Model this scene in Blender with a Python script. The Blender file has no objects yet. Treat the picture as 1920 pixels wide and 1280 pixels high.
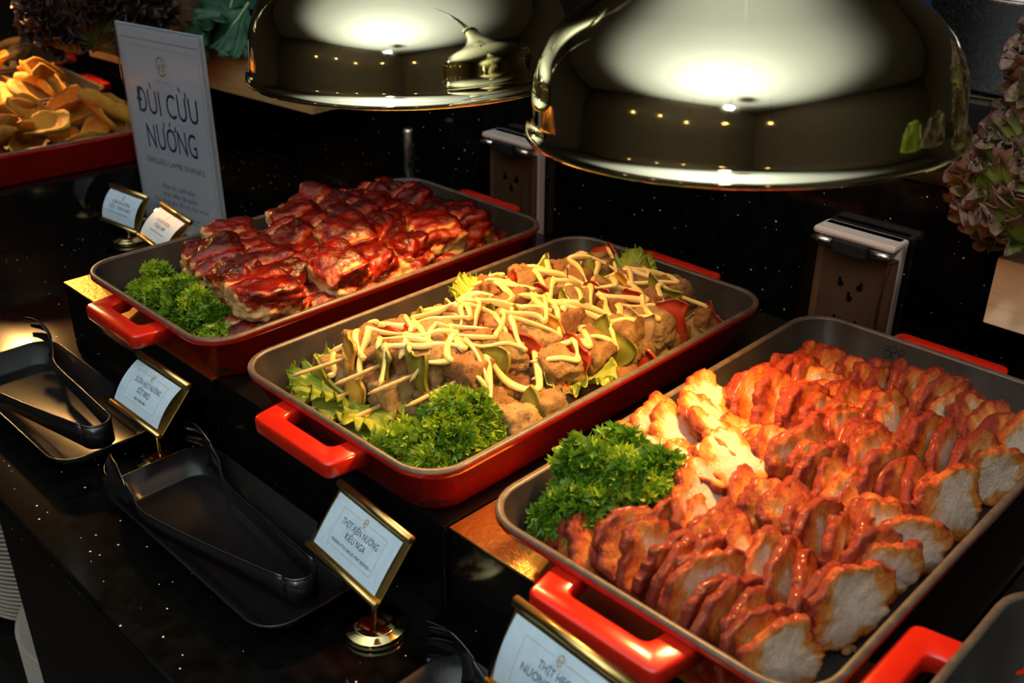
import bpy, bmesh, math, random
from mathutils import Vector, Matrix, Euler, noise
from mathutils.bvhtree import BVHTree

sc = bpy.context.scene
COL = sc.collection
PI = math.pi
rng = random.Random(7)

# ------------------------------------------------------------------ camera
cam = bpy.data.cameras.new('camera')
cam.lens = 36.03; cam.sensor_width = 36.0; cam.clip_start = 0.01
cam.dof.use_dof = True; cam.dof.focus_distance = 0.82; cam.dof.aperture_fstop = 10.0
camo = bpy.data.objects.new('camera', cam); COL.objects.link(camo)
camo.matrix_world = (Matrix.Translation((0.5250, -0.5424, 0.4952)) @ Matrix.Rotation(0.77756, 4, 'Z')
                     @ Matrix.Rotation(PI / 2 - 0.4716, 4, 'X') @ Matrix.Rotation(0.0060, 4, 'Z'))
sc.camera = camo

# ------------------------------------------------------------------ world, exposure
w = bpy.data.worlds.new('room_dark'); sc.world = w; w.use_nodes = True
w.node_tree.nodes['Background'].inputs[0].default_value = (0.010, 0.009, 0.008, 1)
w.node_tree.nodes['Background'].inputs[1].default_value = 0.25
vs = sc.view_settings
vs.view_transform = 'Standard'; vs.look = 'None'; vs.exposure = 0.0; vs.gamma = 1.0; vs.use_curve_mapping = False

def light(name, kind, loc, energy, color, target=None, **kw):
    l = bpy.data.lights.new(name, kind); l.energy = energy; l.color = color
    for k, v in kw.items(): setattr(l, k, v)
    o = bpy.data.objects.new(name, l); COL.objects.link(o); o.location = loc
    if target is not None:
        o.rotation_euler = (Vector(target) - Vector(loc)).to_track_quat('-Z', 'Y').to_euler()
    return o

# added fill spot bounced off the dining room ceiling, from behind the photographer
light('ceiling_bounce_fill', 'SPOT', (0.60, -1.50, 0.62), 280, (0.86, 0.95, 1.0), (0.55, -1.42, 2.0),
      spot_size=2.25, spot_blend=0.35, shadow_soft_size=0.10)

# added spot without a fixture, brightens pot, lettuce and planter box
light('ledge_fill_spot', 'SPOT', (0.95, -0.75, 1.75), 44, (1.0, 0.97, 0.90), (0.37, 0.42, 0.25),
      spot_size=0.46, spot_blend=0.8, shadow_soft_size=0.05)

# ------------------------------------------------------------------ helpers
def link(o, parent=None):
    COL.objects.link(o)
    if parent is not None: o.parent = parent
    return o

def tag(o, label=None, cat=None, group=None, kind=None):
    if label: o['label'] = label
    if cat: o['category'] = cat
    if group: o['group'] = group
    if kind: o['kind'] = kind
    return o

def thing(name, label, cat, loc=(0, 0, 0), rot=(0, 0, 0), group=None):
    o = bpy.data.objects.new(name, None); o.empty_display_size = 0.01
    link(o); o.location = loc; o.rotation_euler = rot
    return tag(o, label, cat, group)

def mesh(name, vf, mats, smooth=True, attr=None, idx=None):
    me = bpy.data.meshes.new(name)
    me.from_pydata([tuple(v) for v in vf[0]], [], [tuple(f) for f in vf[1]])
    for m in (mats if isinstance(mats, (list, tuple)) else [mats]): me.materials.append(m)
    if smooth: me.polygons.foreach_set('use_smooth', [True] * len(me.polygons))
    if idx: me.polygons.foreach_set('material_index', idx)
    if attr:
        for an, vals in attr.items():
            a = me.attributes.new(an, 'FLOAT', 'POINT'); a.data.foreach_set('value', vals)
    me.update()
    return me

def M(name, vf, mats, parent=None, smooth=True, loc=None, rot=None, **kw):
    o = bpy.data.objects.new(name, vf if isinstance(vf, bpy.types.Mesh) else mesh(name, vf, mats, smooth, **kw))
    link(o, parent)
    if loc is not None: o.location = loc
    if rot is not None: o.rotation_euler = rot
    return o

def join(*vfs):
    V, F = [], []
    for v, f in vfs:
        b = len(V); V += [Vector(p) for p in v]; F += [tuple(i + b for i in q) for q in f]
    return V, F

def xf(vf, mat): return [mat @ Vector(v) for v in vf[0]], vf[1]
def mv(vf, loc, rot=(0, 0, 0), s=(1, 1, 1)):
    return xf(vf, Matrix.LocRotScale(Vector(loc), Euler(rot), Vector(s)))

def bm_out(bm):
    bmesh.ops.recalc_face_normals(bm, faces=bm.faces)
    bm.verts.ensure_lookup_table(); bm.verts.index_update()
    r = ([v.co.copy() for v in bm.verts], [[v.index for v in f.verts] for f in bm.faces]); bm.free(); return r

def rbox(sx, sy, sz, bev=0.0, seg=2, at=(0, 0, 0)):
    bm = bmesh.new(); bmesh.ops.create_cube(bm, size=1)
    for v in bm.verts: v.co = Vector((v.co.x * sx + at[0], v.co.y * sy + at[1], v.co.z * sz + at[2]))
    if bev > 0: bmesh.ops.bevel(bm, geom=list(bm.edges), offset=bev, segments=seg, profile=0.5, affect='EDGES')
    return bm_out(bm)

def prism(poly, z0, z1, bev=0.0, seg=2):
    bm = bmesh.new(); vs_ = [bm.verts.new((p[0], p[1], z0)) for p in poly]
    f = bm.faces.new(vs_)
    r = bmesh.ops.extrude_face_region(bm, geom=[f])
    top = [g for g in r['geom'] if isinstance(g, bmesh.types.BMVert)]
    for v in top: v.co.z = z1
    if bev > 0:
        es = [e for e in bm.edges if abs(e.verts[0].co.z - e.verts[1].co.z) < 1e-9]
        bmesh.ops.bevel(bm, geom=es, offset=bev, segments=seg, profile=0.5, affect='EDGES')
    return bm_out(bm)

def round_poly(pts, rads, n=5):
    out = []; N = len(pts)
    for i in range(N):
        p, a, b = Vector(pts[i]), Vector(pts[i - 1]), Vector(pts[(i + 1) % N]); r = rads[i]
        if r <= 0: out.append(p); continue
        d1, d2 = (a - p).normalized(), (b - p).normalized()
        p1, p2 = p + d1 * r, p + d2 * r
        for k in range(n + 1):
            t = k / n; out.append((1 - t) ** 2 * p1 + 2 * t * (1 - t) * p + t * t * p2)
    return out

def lathe(prof, n=64, close=False):
    V, F = [], []
    for r, z in prof:
        for i in range(n):
            a = 2 * PI * i / n; V.append(Vector((r * math.cos(a), r * math.sin(a), z)))
    for j in range(len(prof) - 1):
        for i in range(n):
            k = (i + 1) % n; F.append((j * n + i, j * n + k, (j + 1) * n + k, (j + 1) * n + i))
    if close:
        F.append(tuple(range(n - 1, -1, -1))); b = (len(prof) - 1) * n; F.append(tuple(range(b, b + n)))
    return V, F

def tube(path, rad, n=8, cap=True, flat=1.0):
    path = [Vector(p) for p in path]; V, F = [], []; N = len(path)
    up = Vector((0, 0, 1)); prev = None
    for i, p in enumerate(path):
        d = (path[min(i + 1, N - 1)] - path[max(i - 1, 0)]).normalized()
        if prev is None:
            ref = up if abs(d.z) < 0.9 else Vector((1, 0, 0)); x = d.cross(ref).normalized()
        else: x = (prev - d * prev.dot(d)).normalized()
        prev = x; y = x.cross(d)
        r = rad[i] if isinstance(rad, (list, tuple)) else rad
        for k in range(n):
            a = 2 * PI * k / n; V.append(p + x * (r * math.cos(a)) + y * (r * flat * math.sin(a)))
    for i in range(N - 1):
        for k in range(n):
            l = (k + 1) % n; F.append((i * n + k, i * n + l, (i + 1) * n + l, (i + 1) * n + k))
    if cap:
        F.append(tuple(range(n - 1, -1, -1))); b = (N - 1) * n; F.append(tuple(range(b, b + n)))
    return V, F

def rr_loop(w, l, r, z, n=8):
    pts = []
    for cx, cy, a0 in ((w / 2 - r, l / 2 - r, 0), (-w / 2 + r, l / 2 - r, PI / 2), (-w / 2 + r, -l / 2 + r, PI), (w / 2 - r, -l / 2 + r, 1.5 * PI)):
        for k in range(n + 1):
            a = a0 + PI / 2 * k / n; pts.append(Vector((cx + r * math.cos(a), cy + r * math.sin(a), z)))
    return pts

def loft(loops, cap0=False, cap1=False):
    n = len(loops[0]); V = [p for L in loops for p in L]; F = []
    for j in range(len(loops) - 1):
        for i in range(n):
            k = (i + 1) % n; F.append((j * n + i, j * n + k, (j + 1) * n + k, (j + 1) * n + i))
    if cap0: F.append(tuple(range(n - 1, -1, -1)))
    if cap1: F.append(tuple(range((len(loops) - 1) * n, len(loops) * n)))
    return V, F

def fbm(p, o=3, lac=2.1, g=0.5):
    s, a = 0.0, 1.0; p = Vector(p)
    for _ in range(o):
        s += a * noise.noise(p); p = p * lac; a *= g
    return s

def chunk(seed, size, p=4.0, amp=0.12, fr=2.2, n=8, amp2=0.04):
    """lumpy block: a superellipsoid with noise"""
    V, F, key = [], [], {}
    off = Vector((seed * 13.7, seed * 5.1, seed * 9.3))
    def vid(c):
        k = tuple(round(x, 5) for x in c)
        if k not in key:
            v = Vector(c); q = (abs(v.x) ** p + abs(v.y) ** p + abs(v.z) ** p) ** (1 / p); u = v / q
            d = 1 + amp * fbm(u * fr + off, 2) + amp2 * noise.noise(u * fr * 4 + off)
            key[k] = len(V); V.append(Vector((u.x * size[0] / 2, u.y * size[1] / 2, u.z * size[2] / 2)) * d)
        return key[k]
    for ax in range(3):
        for sg in (-1, 1):
            for i in range(n):
                for j in range(n):
                    q = []
                    for a, b in ((i, j), (i + 1, j), (i + 1, j + 1), (i, j + 1)):
                        c = [0, 0, 0]; c[ax] = sg; c[(ax + 1) % 3] = math.tan((2 * a / n - 1) * PI / 4); c[(ax + 2) % 3] = math.tan((2 * b / n - 1) * PI / 4)
                        q.append(vid(c))
                    F.append(q if sg > 0 else q[::-1])
    return V, F

def fan_leaf(seed, L=1.0, nr=7, nt=33, spread=2.0, ruf=0.16, k=11, cup=0.3, tooth=0.06, thin=None, neck=0.25, frill=0.0, fk=60):
    """ruffled leaf: a fan round its base, edge waved and toothed, real thickness"""
    r_ = random.Random(seed); ph = r_.uniform(0, 6); V, F = [], []
    for i in range(nr + 1):
        r = i / nr
        for j in range(nt + 1):
            t = 2 * j / nt - 1
            a = t * spread * (neck + (1 - neck) * min(1, r * 1.6)) * 0.5
            edge = 1 + tooth * math.sin(t * 37 + ph) + .6 * tooth * math.sin(t * 81 + 2 * ph) + 0.10 * noise.noise(Vector((t * 3, seed, 0)))
            rr = r * (edge if i == nr else 1) * (1 - 0.18 * t * t)
            z = ruf * r ** 2.5 * math.sin(k * t + ph + r * 1.5) + 0.5 * ruf * r ** 3 * math.sin(2.3 * k * t + 2 * ph) + cup * r * r * (0.5 + 0.5 * t * t)
            z += 0.05 * noise.noise(Vector((r * 4, t * 4, seed))) + frill * r ** 5 * (math.sin(fk * t + 3 * ph + 2 * math.sin(5 * t)) + .5 * math.sin(1.7 * fk * t + ph))
            a += frill * .5 * r ** 5 * math.cos(fk * t + 3 * ph + 2 * math.sin(5 * t))
            V.append(Vector((rr * math.sin(a), rr * math.cos(a), z)) * L)
    w_ = nt + 1
    for i in range(nr):
        for j in range(nt):
            F.append((i * w_ + j, i * w_ + j + 1, (i + 1) * w_ + j + 1, (i + 1) * w_ + j))
    th = thin if thin is not None else 0.012 * L
    b = len(V); V += [v + Vector((0, 0, -th)) for v in V]
    F += [tuple(reversed([q + b for q in f])) for f in F[:]]
    for j in range(nt):
        a0, a1 = nr * w_ + j, nr * w_ + j + 1; F.append((a0, a1, a1 + b, a0 + b))
    att = [i / nr for i in range(nr + 1) for _ in range(w_)] * 2
    return V, F, att

# ------------------------------------------------------------------ materials
class NT:
    def __init__(s, name):
        s.m = bpy.data.materials.new(name); s.m.use_nodes = True; s.t = s.m.node_tree
        s.b = s.t.nodes['Principled BSDF']
    def n(s, typ, **kw):
        x = s.t.nodes.new(typ)
        for k, v in kw.items():
            if k.startswith('i_'): x.inputs[k[2:].replace('_', ' ')].default_value = v
            else: setattr(x, k, v)
        return x
    def l(s, a, b): s.t.links.new(a, b)
    def coord(s): return s.n('ShaderNodeTexCoord').outputs['Object']
    def noise(s, scale, detail=4, rough=0.55, co=None, dist=0.0):
        x = s.n('ShaderNodeTexNoise'); x.inputs['Scale'].default_value = scale; x.inputs['Detail'].default_value = detail
        x.inputs['Roughness'].default_value = rough; x.inputs['Distortion'].default_value = dist
        s.l(co if co is not None else s.coord(), x.inputs['Vector']); return x.outputs['Fac']
    def ramp(s, fac, stops):
        x = s.n('ShaderNodeValToRGB'); e = x.color_ramp.elements
        while len(e) < len(stops): e.new(0.5)
        for q, (p, c) in zip(e, stops):
            q.position = p; q.color = (c, c, c, 1) if isinstance(c, (int, float)) else (*c, 1)
        s.l(fac, x.inputs[0]); return x.outputs[0]
    def math(s, op, a, b=None):
        x = s.n('ShaderNodeMath', operation=op)
        for i, q in enumerate((a, b)):
            if q is None: continue
            if isinstance(q, (int, float)): x.inputs[i].default_value = q
            else: s.l(q, x.inputs[i])
        return x.outputs[0]
    def mix(s, fac, a, b):
        x = s.n('ShaderNodeMix', data_type='RGBA')
        for i, q in ((0, fac), (6, a), (7, b)):
            if isinstance(q, (int, float)): x.inputs[i].default_value = q
            elif isinstance(q, tuple): x.inputs[i].default_value = (*q, 1)
            else: s.l(q, x.inputs[i])
        return x.outputs[2]
    def bump(s, h, strength=0.4, dist=0.001):
        x = s.n('ShaderNodeBump'); x.inputs['Strength'].default_value = strength; x.inputs['Distance'].default_value = dist
        s.l(h, x.inputs['Height']); s.l(x.outputs[0], s.b.inputs['Normal'])
    def set(s, **kw):
        for k, v in kw.items():
            i = s.b.inputs[k.replace('_', ' ')]
            if isinstance(v, bpy.types.NodeSocket): s.l(v, i)
            else: i.default_value = (*v, 1) if isinstance(v, tuple) else v
        return s
    def attr(s, name): return s.n('ShaderNodeAttribute', attribute_name=name).outputs['Fac']
    def rand(s): return s.n('ShaderNodeObjectInfo').outputs['Random']

def simple(name, col, rough=0.5, metal=0.0, nz=None, **kw):
    t = NT(name); t.set(Base_Color=col, Roughness=rough, Metallic=metal, **kw)
    if nz:
        f = t.noise(nz[0], 4); c = t.mix(t.ramp(f, [(0.3, 0), (0.7, 1)]), col, nz[1]); t.set(Base_Color=c)
    return t.m

def granite():
    t = NT('black_granite'); co = t.coord()
    v = t.n('ShaderNodeTexVoronoi'); v.inputs['Scale'].default_value = 150; t.l(co, v.inputs['Vector'])
    sz = t.n('ShaderNodeTexWhiteNoise'); t.l(v.outputs['Position'], sz.inputs['Vector'])
    thr = t.math('MULTIPLY', t.math('SUBTRACT', sz.outputs['Value'], 0.60), 0.38)
    fl = t.math('LESS_THAN', v.outputs['Distance'], thr)
    n2 = t.noise(60, 6, 0.7); base = t.ramp(n2, [(0.4, 0.0015), (0.7, 0.006)])
    t.set(Base_Color=t.mix(fl, base, (0.75, 0.68, 0.58)), Roughness=0.11, IOR=1.45)
    return t.m
GRANITE = granite()
def brass(name, col, rough, bump=0.0):
    t = NT(name); f = t.noise(420, 3)
    t.set(Base_Color=col, Metallic=1.0, Roughness=t.ramp(f, [(0.3, rough), (0.75, rough + 0.06)]))
    if bump: t.bump(t.noise(300, 4), bump, 0.001)
    return t.m
LAMP_GOLD = brass('lamp_polished_gold', (0.74, 0.69, 0.47), 0.035)
SIGN_GOLD = brass('sign_gold', (0.78, 0.55, 0.20), 0.28)
BASE_GOLD = brass('base_polished_gold', (0.75, 0.62, 0.28), 0.08)
RISER_GOLD = brass('riser_gold_leaf', (0.78, 0.50, 0.16), 0.30, 0.5)
LAMP_IN = simple('lamp_inner_reflector', (0.80, 0.60, 0.36), 0.35, 1.0)
BLACK = simple('black_lacquer', (0.004, 0.004, 0.004), 0.10, nz=(30, (0.006, 0.005, 0.005)))
MELAMINE = simple('black_melamine', (0.006, 0.006, 0.007), 0.22, nz=(40, (0.010, 0.010, 0.010)))
TONG = simple('black_tong_metal', (0.075, 0.077, 0.085), 0.24, 0.9, nz=(60, (0.095, 0.095, 0.105)))
def enamel_red():
    t = NT('red_enamel'); f = t.noise(35, 5)
    t.set(Base_Color=t.mix(t.ramp(f, [(0.3, 0), (0.8, 1)]), (0.64, 0.020, 0.006), (0.54, 0.014, 0.004)), Roughness=0.22, Coat_Weight=0.5, Coat_Roughness=0.08)
    t.bump(t.noise(120, 3), 0.12, 0.0008); return t.m
RED = enamel_red()
def enamel_dark():
    t = NT('dark_enamel_lining'); f = t.noise(28, 6, 0.65); g = t.noise(900, 2)
    c = t.mix(t.ramp(f, [(0.4, 0), (0.75, 1)]), (0.030, 0.026, 0.023), (0.052, 0.044, 0.037))
    t.set(Base_Color=c, Roughness=t.ramp(f, [(0.35, 0.30), (0.7, 0.48)])); t.bump(g, 0.3, 0.0003); return t.m
DARK = enamel_dark()
RIMM = simple('worn_grey_rim', (0.13, 0.10, 0.075), 0.42, nz=(160, (0.065, 0.05, 0.04)))

def pork():
    t = NT('roast_pork_slice'); co = t.coord(); r = t.rand()
    n1 = t.noise(70, 5, 0.6); n2 = t.noise(26, 3)
    rim = t.math('ADD', t.attr('rim'), t.math('MULTIPLY', t.math('SUBTRACT', n1, 0.5), 0.85))
    oc = t.n('ShaderNodeSeparateColor'); t.l(t.n('ShaderNodeObjectInfo').outputs['Color'], oc.inputs[0])
    rim = t.math('ADD', rim, oc.outputs[0]); rim = t.math('ADD', rim, t.math('MULTIPLY', t.math('SUBTRACT', t.noise(380, 3, 0.7), 0.5), 0.30))
    rim = t.math('ADD', rim, t.math('MULTIPLY', t.math('SUBTRACT', n2, 0.5), 0.75))
    c = t.ramp(rim, [(0.0, (0.80, 0.66, 0.55)), (0.52, (0.78, 0.56, 0.39)), (0.64, (0.74, 0.29, 0.055)), (0.82, (0.64, 0.145, 0.012)), (0.93, (0.50, 0.065, 0.006)), (1.0, (0.26, 0.020, 0.003))])
    mar = t.ramp(t.noise(190, 3, 0.6, dist=1.5), [(0.45, 1.0), (0.62, 0.80)])
    mm = t.n('ShaderNodeMix', data_type='RGBA', blend_type='MULTIPLY'); mm.inputs[0].default_value = 1; t.l(c, mm.inputs[6]); t.l(mar, mm.inputs[7])
    t.set(Base_Color=mm.outputs[2], Roughness=t.ramp(rim, [(0.4, 0.45), (0.8, 0.24)]), Specular_IOR_Level=0.5, Coat_Weight=0.18, Coat_Roughness=0.10)
    t.bump(t.noise(200, 6, 0.72), 1.0, 0.0026); return t.m
PORK = pork()
def rib():
    t = NT('glazed_rib'); n1 = t.noise(55, 5, 0.62); n2 = t.noise(160, 4); r = t.rand()
    s = t.math('ADD', t.attr('sauce'), t.math('MULTIPLY', t.math('SUBTRACT', n1, 0.5), 1.5))
    s = t.math('ADD', s, t.math('MULTIPLY', t.math('SUBTRACT', r, 0.5), 0.35))
    c = t.ramp(s, [(0.14, (0.64, 0.38, 0.15)), (0.30, (0.58, 0.24, 0.06)), (0.39, (0.33, 0.020, 0.003)), (0.70, (0.17, 0.005, 0.001)), (1.0, (0.05, 0.003, 0.001))])
    t.set(Base_Color=c, Roughness=t.ramp(s, [(0.25, 0.42), (0.5, 0.15)]), Coat_Weight=0.12, Coat_Roughness=0.06)
    t.bump(t.noise(130, 5, 0.66), 0.9, 0.0024); return t.m
RIB = rib()
def grilled(name, a, b, char):
    t = NT(name); n1 = t.noise(60, 5, 0.65); n2 = t.noise(420, 3, 0.7); r = t.rand()
    c = t.mix(t.ramp(t.math('ADD', n1, t.math('MULTIPLY', t.math('SUBTRACT', r, 0.5), 0.3)), [(0.32, 0), (0.66, 1)]), a, b)
    c = t.mix(t.ramp(n2, [(0.57, 0), (0.68, 0.85)]), c, char)
    t.set(Base_Color=c, Roughness=0.46, Specular_IOR_Level=0.35); t.bump(t.noise(200, 6, 0.75), 1.0, 0.003); return t.m
MEAT = grilled('grilled_meat', (0.31, 0.155, 0.045), (0.48, 0.315, 0.125), (0.075, 0.030, 0.008))
MEAT2 = grilled('browned_meat', (0.28, 0.105, 0.028), (0.44, 0.22, 0.075), (0.06, 0.024, 0.009))
def veg(name, a, b, rough=0.22):
    t = NT(name); n1 = t.noise(50, 3); n2 = t.noise(260, 3, 0.7)
    c = t.mix(t.ramp(n1, [(0.3, 0), (0.7, 1)]), a, b); c = t.mix(t.ramp(n2, [(0.62, 0), (0.72, 0.8)]), c, (0.09, 0.045, 0.015))
    t.set(Base_Color=c, Roughness=rough, Coat_Weight=0.4, Coat_Roughness=0.1); t.bump(n1, 0.3, 0.001); return t.m
P_GREEN = veg('green_pepper', (0.17, 0.19, 0.018), (0.28, 0.27, 0.035))
P_RED = veg('red_pepper', (0.42, 0.022, 0.010), (0.52, 0.075, 0.028))
P_YEL = veg('yellow_pepper', (0.62, 0.30, 0.035), (0.68, 0.38, 0.06))
ONION = veg('onion', (0.58, 0.42, 0.20), (0.52, 0.32, 0.13), 0.3)
MAYO = simple('mayonnaise', (0.88, 0.66, 0.19), 0.28, nz=(60, (0.88, 0.70, 0.28)), Coat_Weight=0.3)
BAMBOO = simple('bamboo_stick', (0.62, 0.42, 0.18), 0.55, nz=(220, (0.50, 0.30, 0.11)))
def leafmat(name, dark, light_, edge=None, rnd=0.4, rough=0.42, trans=0.25, lo=0.45, hi=0.8):
    t = NT(name); n1 = t.noise(40, 4); r = t.rand()
    f = t.math('ADD', n1, t.math('MULTIPLY', t.math('SUBTRACT', r, 0.5), rnd))
    c = t.mix(t.ramp(f, [(0.3, 0), (0.72, 1)]), dark, light_)
    if edge: c = t.mix(t.ramp(t.math('ADD', t.attr('edge'), t.math('MULTIPLY', t.math('SUBTRACT', n1, 0.5), 0.6)), [(lo, 0), (hi, 1)]), c, edge)
    t.set(Base_Color=c, Roughness=rough)
    tr = t.n('ShaderNodeBsdfTranslucent'); t.l(c, tr.inputs[0])
    mx = t.n('ShaderNodeMixShader'); mx.inputs[0].default_value = trans
    t.l(t.b.outputs[0], mx.inputs[1]); t.l(tr.outputs[0], mx.inputs[2]); t.l(mx.outputs[0], t.t.nodes['Material Output'].inputs[0])
    t.bump(t.noise(130, 4), 0.3, 0.001); return t.m
PARSLEY = leafmat('parsley_leaf', (0.085, 0.23, 0.012), (0.34, 0.50, 0.024), rnd=0.8)
STEM = simple('parsley_stem', (0.16, 0.26, 0.03), 0.45, nz=(90, (0.12, 0.22, 0.02)))
LETTUCE = leafmat('green_lettuce', (0.30, 0.42, 0.03), (0.46, 0.52, 0.06))
REDLEAF = leafmat('red_leaf_lettuce', (0.26, 0.38, 0.06), (0.48, 0.58, 0.14), edge=(0.15, 0.055, 0.065), lo=0.68, hi=1.0)
REDLEAF_D = leafmat('dark_red_lettuce', (0.14, 0.17, 0.035), (0.28, 0.30, 0.06), edge=(0.050, 0.022, 0.020))
KALE = leafmat('blue_green_leaf', (0.020, 0.085, 0.052), (0.045, 0.16, 0.075))
def wood(name, a, b, sc_=(4, 60, 60)):
    t = NT(name); mp = t.n('ShaderNodeMapping'); mp.inputs['Scale'].default_value = sc_; t.l(t.coord(), mp.inputs[0])
    f = t.noise(1.6, 6, 0.6, co=mp.outputs[0], dist=0.6)
    t.set(Base_Color=t.ramp(f, [(0.3, a), (0.55, b), (0.8, a)]), Roughness=0.5); t.bump(f, 0.15, 0.0006); return t.m
WOOD = wood('pale_pine', (0.70, 0.52, 0.31), (0.80, 0.66, 0.45))
WOOD2 = wood('honey_pine', (0.40, 0.21, 0.075), (0.56, 0.33, 0.13), (5, 40, 40))
def paper():
    t = NT('pale_blue_marbled_paper'); f = t.noise(38, 6, 0.65, dist=1.2)
    t.set(Base_Color=t.ramp(f, [(0.38, (0.54, 0.71, 0.83)), (0.55, (0.63, 0.80, 0.92)), (0.72, (0.57, 0.71, 0.80))]), Roughness=0.5); return t.m
PAPER = paper()
PAPER2 = simple('sign_paper', (0.62, 0.66, 0.72), 0.35, nz=(20, (0.58, 0.61, 0.68)), Coat_Weight=0.4, Coat_Roughness=0.05)
INK = simple('navy_ink', (0.015, 0.028, 0.10), 0.5, nz=(300, (0.02, 0.035, 0.12)))
INK_K = simple('black_ink', (0.012, 0.012, 0.018), 0.5, nz=(300, (0.02, 0.02, 0.03)))
INK_G = simple('gold_ink', (0.42, 0.27, 0.10), 0.4, nz=(300, (0.36, 0.22, 0.07)))
CLEAR = NT('clear_sleeve'); CLEAR.set(Base_Color=(0.92, 0.93, 0.95), Roughness=0.03, Transmission_Weight=1.0, IOR=1.12); CLEAR = CLEAR.m
SMOKE = NT('smoked_plastic'); SMOKE.set(Base_Color=(0.50, 0.40, 0.32), Roughness=0.05, Transmission_Weight=1.0, IOR=1.2); SMOKE = SMOKE.m
PLASTIC = simple('white_plastic', (0.66, 0.55, 0.48), 0.4, nz=(200, (0.62, 0.52, 0.45)))
GREYPL = simple('socket_plate', (0.40, 0.34, 0.30), 0.4, nz=(200, (0.37, 0.32, 0.28)))
HOLE = simple('dark_hole', (0.004, 0.004, 0.004), 0.7, nz=(200, (0.006, 0.005, 0.005)))
CERAMIC = simple('plate_ceramic', (0.40, 0.36, 0.31), 0.25, nz=(20, (0.37, 0.34, 0.29)))
STEEL = brass('brushed_steel', (0.80, 0.82, 0.83), 0.24)
WALLM = simple('dark_brown_wall', (0.15, 0.105, 0.060), 0.7, nz=(3, (0.12, 0.085, 0.048)))
CEIL = simple('cream_ceiling', (0.80, 0.80, 0.76), 0.8, nz=(2, (0.77, 0.77, 0.73)))
FLOORM = simple('dark_floor', (0.035, 0.028, 0.024), 0.4, nz=(8, (0.025, 0.02, 0.018)))
FRIED = grilled('toasted_flatbread', (0.50, 0.175, 0.012), (0.68, 0.33, 0.035), (0.24, 0.07, 0.008))
FRIED2 = grilled('fried_ring', (0.66, 0.38, 0.09), (0.78, 0.52, 0.18), (0.42, 0.18, 0.04))
ROOT = grilled('brown_root', (0.10, 0.050, 0.024), (0.20, 0.115, 0.06), (0.05, 0.025, 0.012))
BLUE = simple('navy_cloth', (0.006, 0.020, 0.12), 0.8, nz=(60, (0.01, 0.03, 0.16)))
GLOW = NT('heat_bulb_glow'); GLOW.set(Base_Color=(1.0, 0.6, 0.25), Emission_Color=(1.0, 0.62, 0.28), Emission_Strength=5.0); GLOW = GLOW.m
COOLGLOW = NT('downlight_glow'); COOLGLOW.set(Base_Color=(1, 1, 1), Emission_Color=(1.0, 0.97, 0.88), Emission_Strength=26.0); COOLGLOW = COOLGLOW.m
WARMGLOW = NT('pendant_glow'); WARMGLOW.set(Base_Color=(1, .7, .3), Emission_Color=(1.0, 0.62, 0.20), Emission_Strength=9.0); WARMGLOW = WARMGLOW.m

# ------------------------------------------------------------------ room shell
def struct(name, vf, m):
    return tag(M(name, vf, m, smooth=False), kind='structure')
struct('floor', rbox(9, 8, 0.05, at=(-0.5, -0.8, -0.925)), FLOORM)
struct('ceiling', rbox(9, 8, 0.05, at=(-0.5, -0.8, 2.0)), CEIL)
struct('wall_front', rbox(9, 0.05, 3.0, at=(-0.5, -3.3, 0.5)), WALLM)
struct('wall_back', rbox(9, 0.05, 3.0, at=(-0.5, 3.0, 0.5)), WALLM)
struct('wall_right', rbox(0.05, 8, 3.0, at=(3.0, -0.8, 0.5)), WALLM)
struct('wall_left', rbox(0.05, 8, 3.0, at=(-4.6, -0.8, 0.5)), WALLM)

# ------------------------------------------------------------------ counter
ct = thing('buffet_counter', 'long black speckled granite buffet counter with shelf of plates below', 'counter', (0, 0, 0))
M('countertop', rbox(3.2, 0.70, 0.03, 0.003, at=(-0.6, 0.0005, -0.015)), GRANITE, ct, smooth=False)
M('front_panel', rbox(1.28, 0.02, 0.85, 0.002, at=(0.357, -0.334, -0.46)), BLACK, ct, smooth=False)
M('side_panel', rbox(0.02, 0.60, 0.85, 0.002, at=(-0.273, -0.01, -0.46)), BLACK, ct, smooth=False)
M('back_panel', rbox(3.2, 0.02, 0.85, 0.0, at=(-0.6, 0.32, -0.46)), BLACK, ct, smooth=False)
M('lower_shelf', rbox(1.91, 0.62, 0.02, 0.0, at=(-1.245, -0.01, -0.380)), BLACK, ct, smooth=False)
bl = thing('back_ledge', 'raised black granite back ledge with wall sockets behind the trays', 'ledge', (-0.6, 0.36, 0))
M('backsplash', rbox(3.2, 0.02, 0.205, 0.0, at=(0, 0, 0.1025)), GRANITE, bl, smooth=False)
M('upper_ledge', rbox(3.2, 0.60, 0.02, 0.004, at=(0, 0.28, 0.215)), GRANITE, bl, smooth=False)

# ------------------------------------------------------------------ gold-topped risers
def riser(u0, u1, v0, v1, label, rz=0.0, h=0.075, gold=True):
    cx, cy = (u0 + u1) / 2, (v0 + v1) / 2
    t = thing('display_riser', label, 'riser', (cx, cy, 0), (0, 0, rz), 'display risers')
    M('body', rbox(u1 - u0, v1 - v0, h - 0.002, 0.001, at=(0, 0, (h - 0.002) / 2)), BLACK, t, smooth=False)
    d = 0.085 if gold else 0.0
    M('top_plate', rbox(u1 - u0, v1 - v0 - d, 0.002, 0.0004, at=(0, d / 2, h - 0.001)), BLACK, t, smooth=False)
    if gold: tag(M('front_plate', rbox(u1 - u0, d, 0.002, 0.0004, at=(0, (v0 - v1 + d) / 2, h - 0.001)), RISER_GOLD, t, smooth=False), 'gold front strip of the riser top')
riser(-0.466, -0.1815, -0.184, 0.26, 'black display riser with gold top under the glazed rib tray')
riser(-0.1795, 0.1065, -0.181, 0.26, 'plain black display riser under the skewer tray', gold=False)
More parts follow.
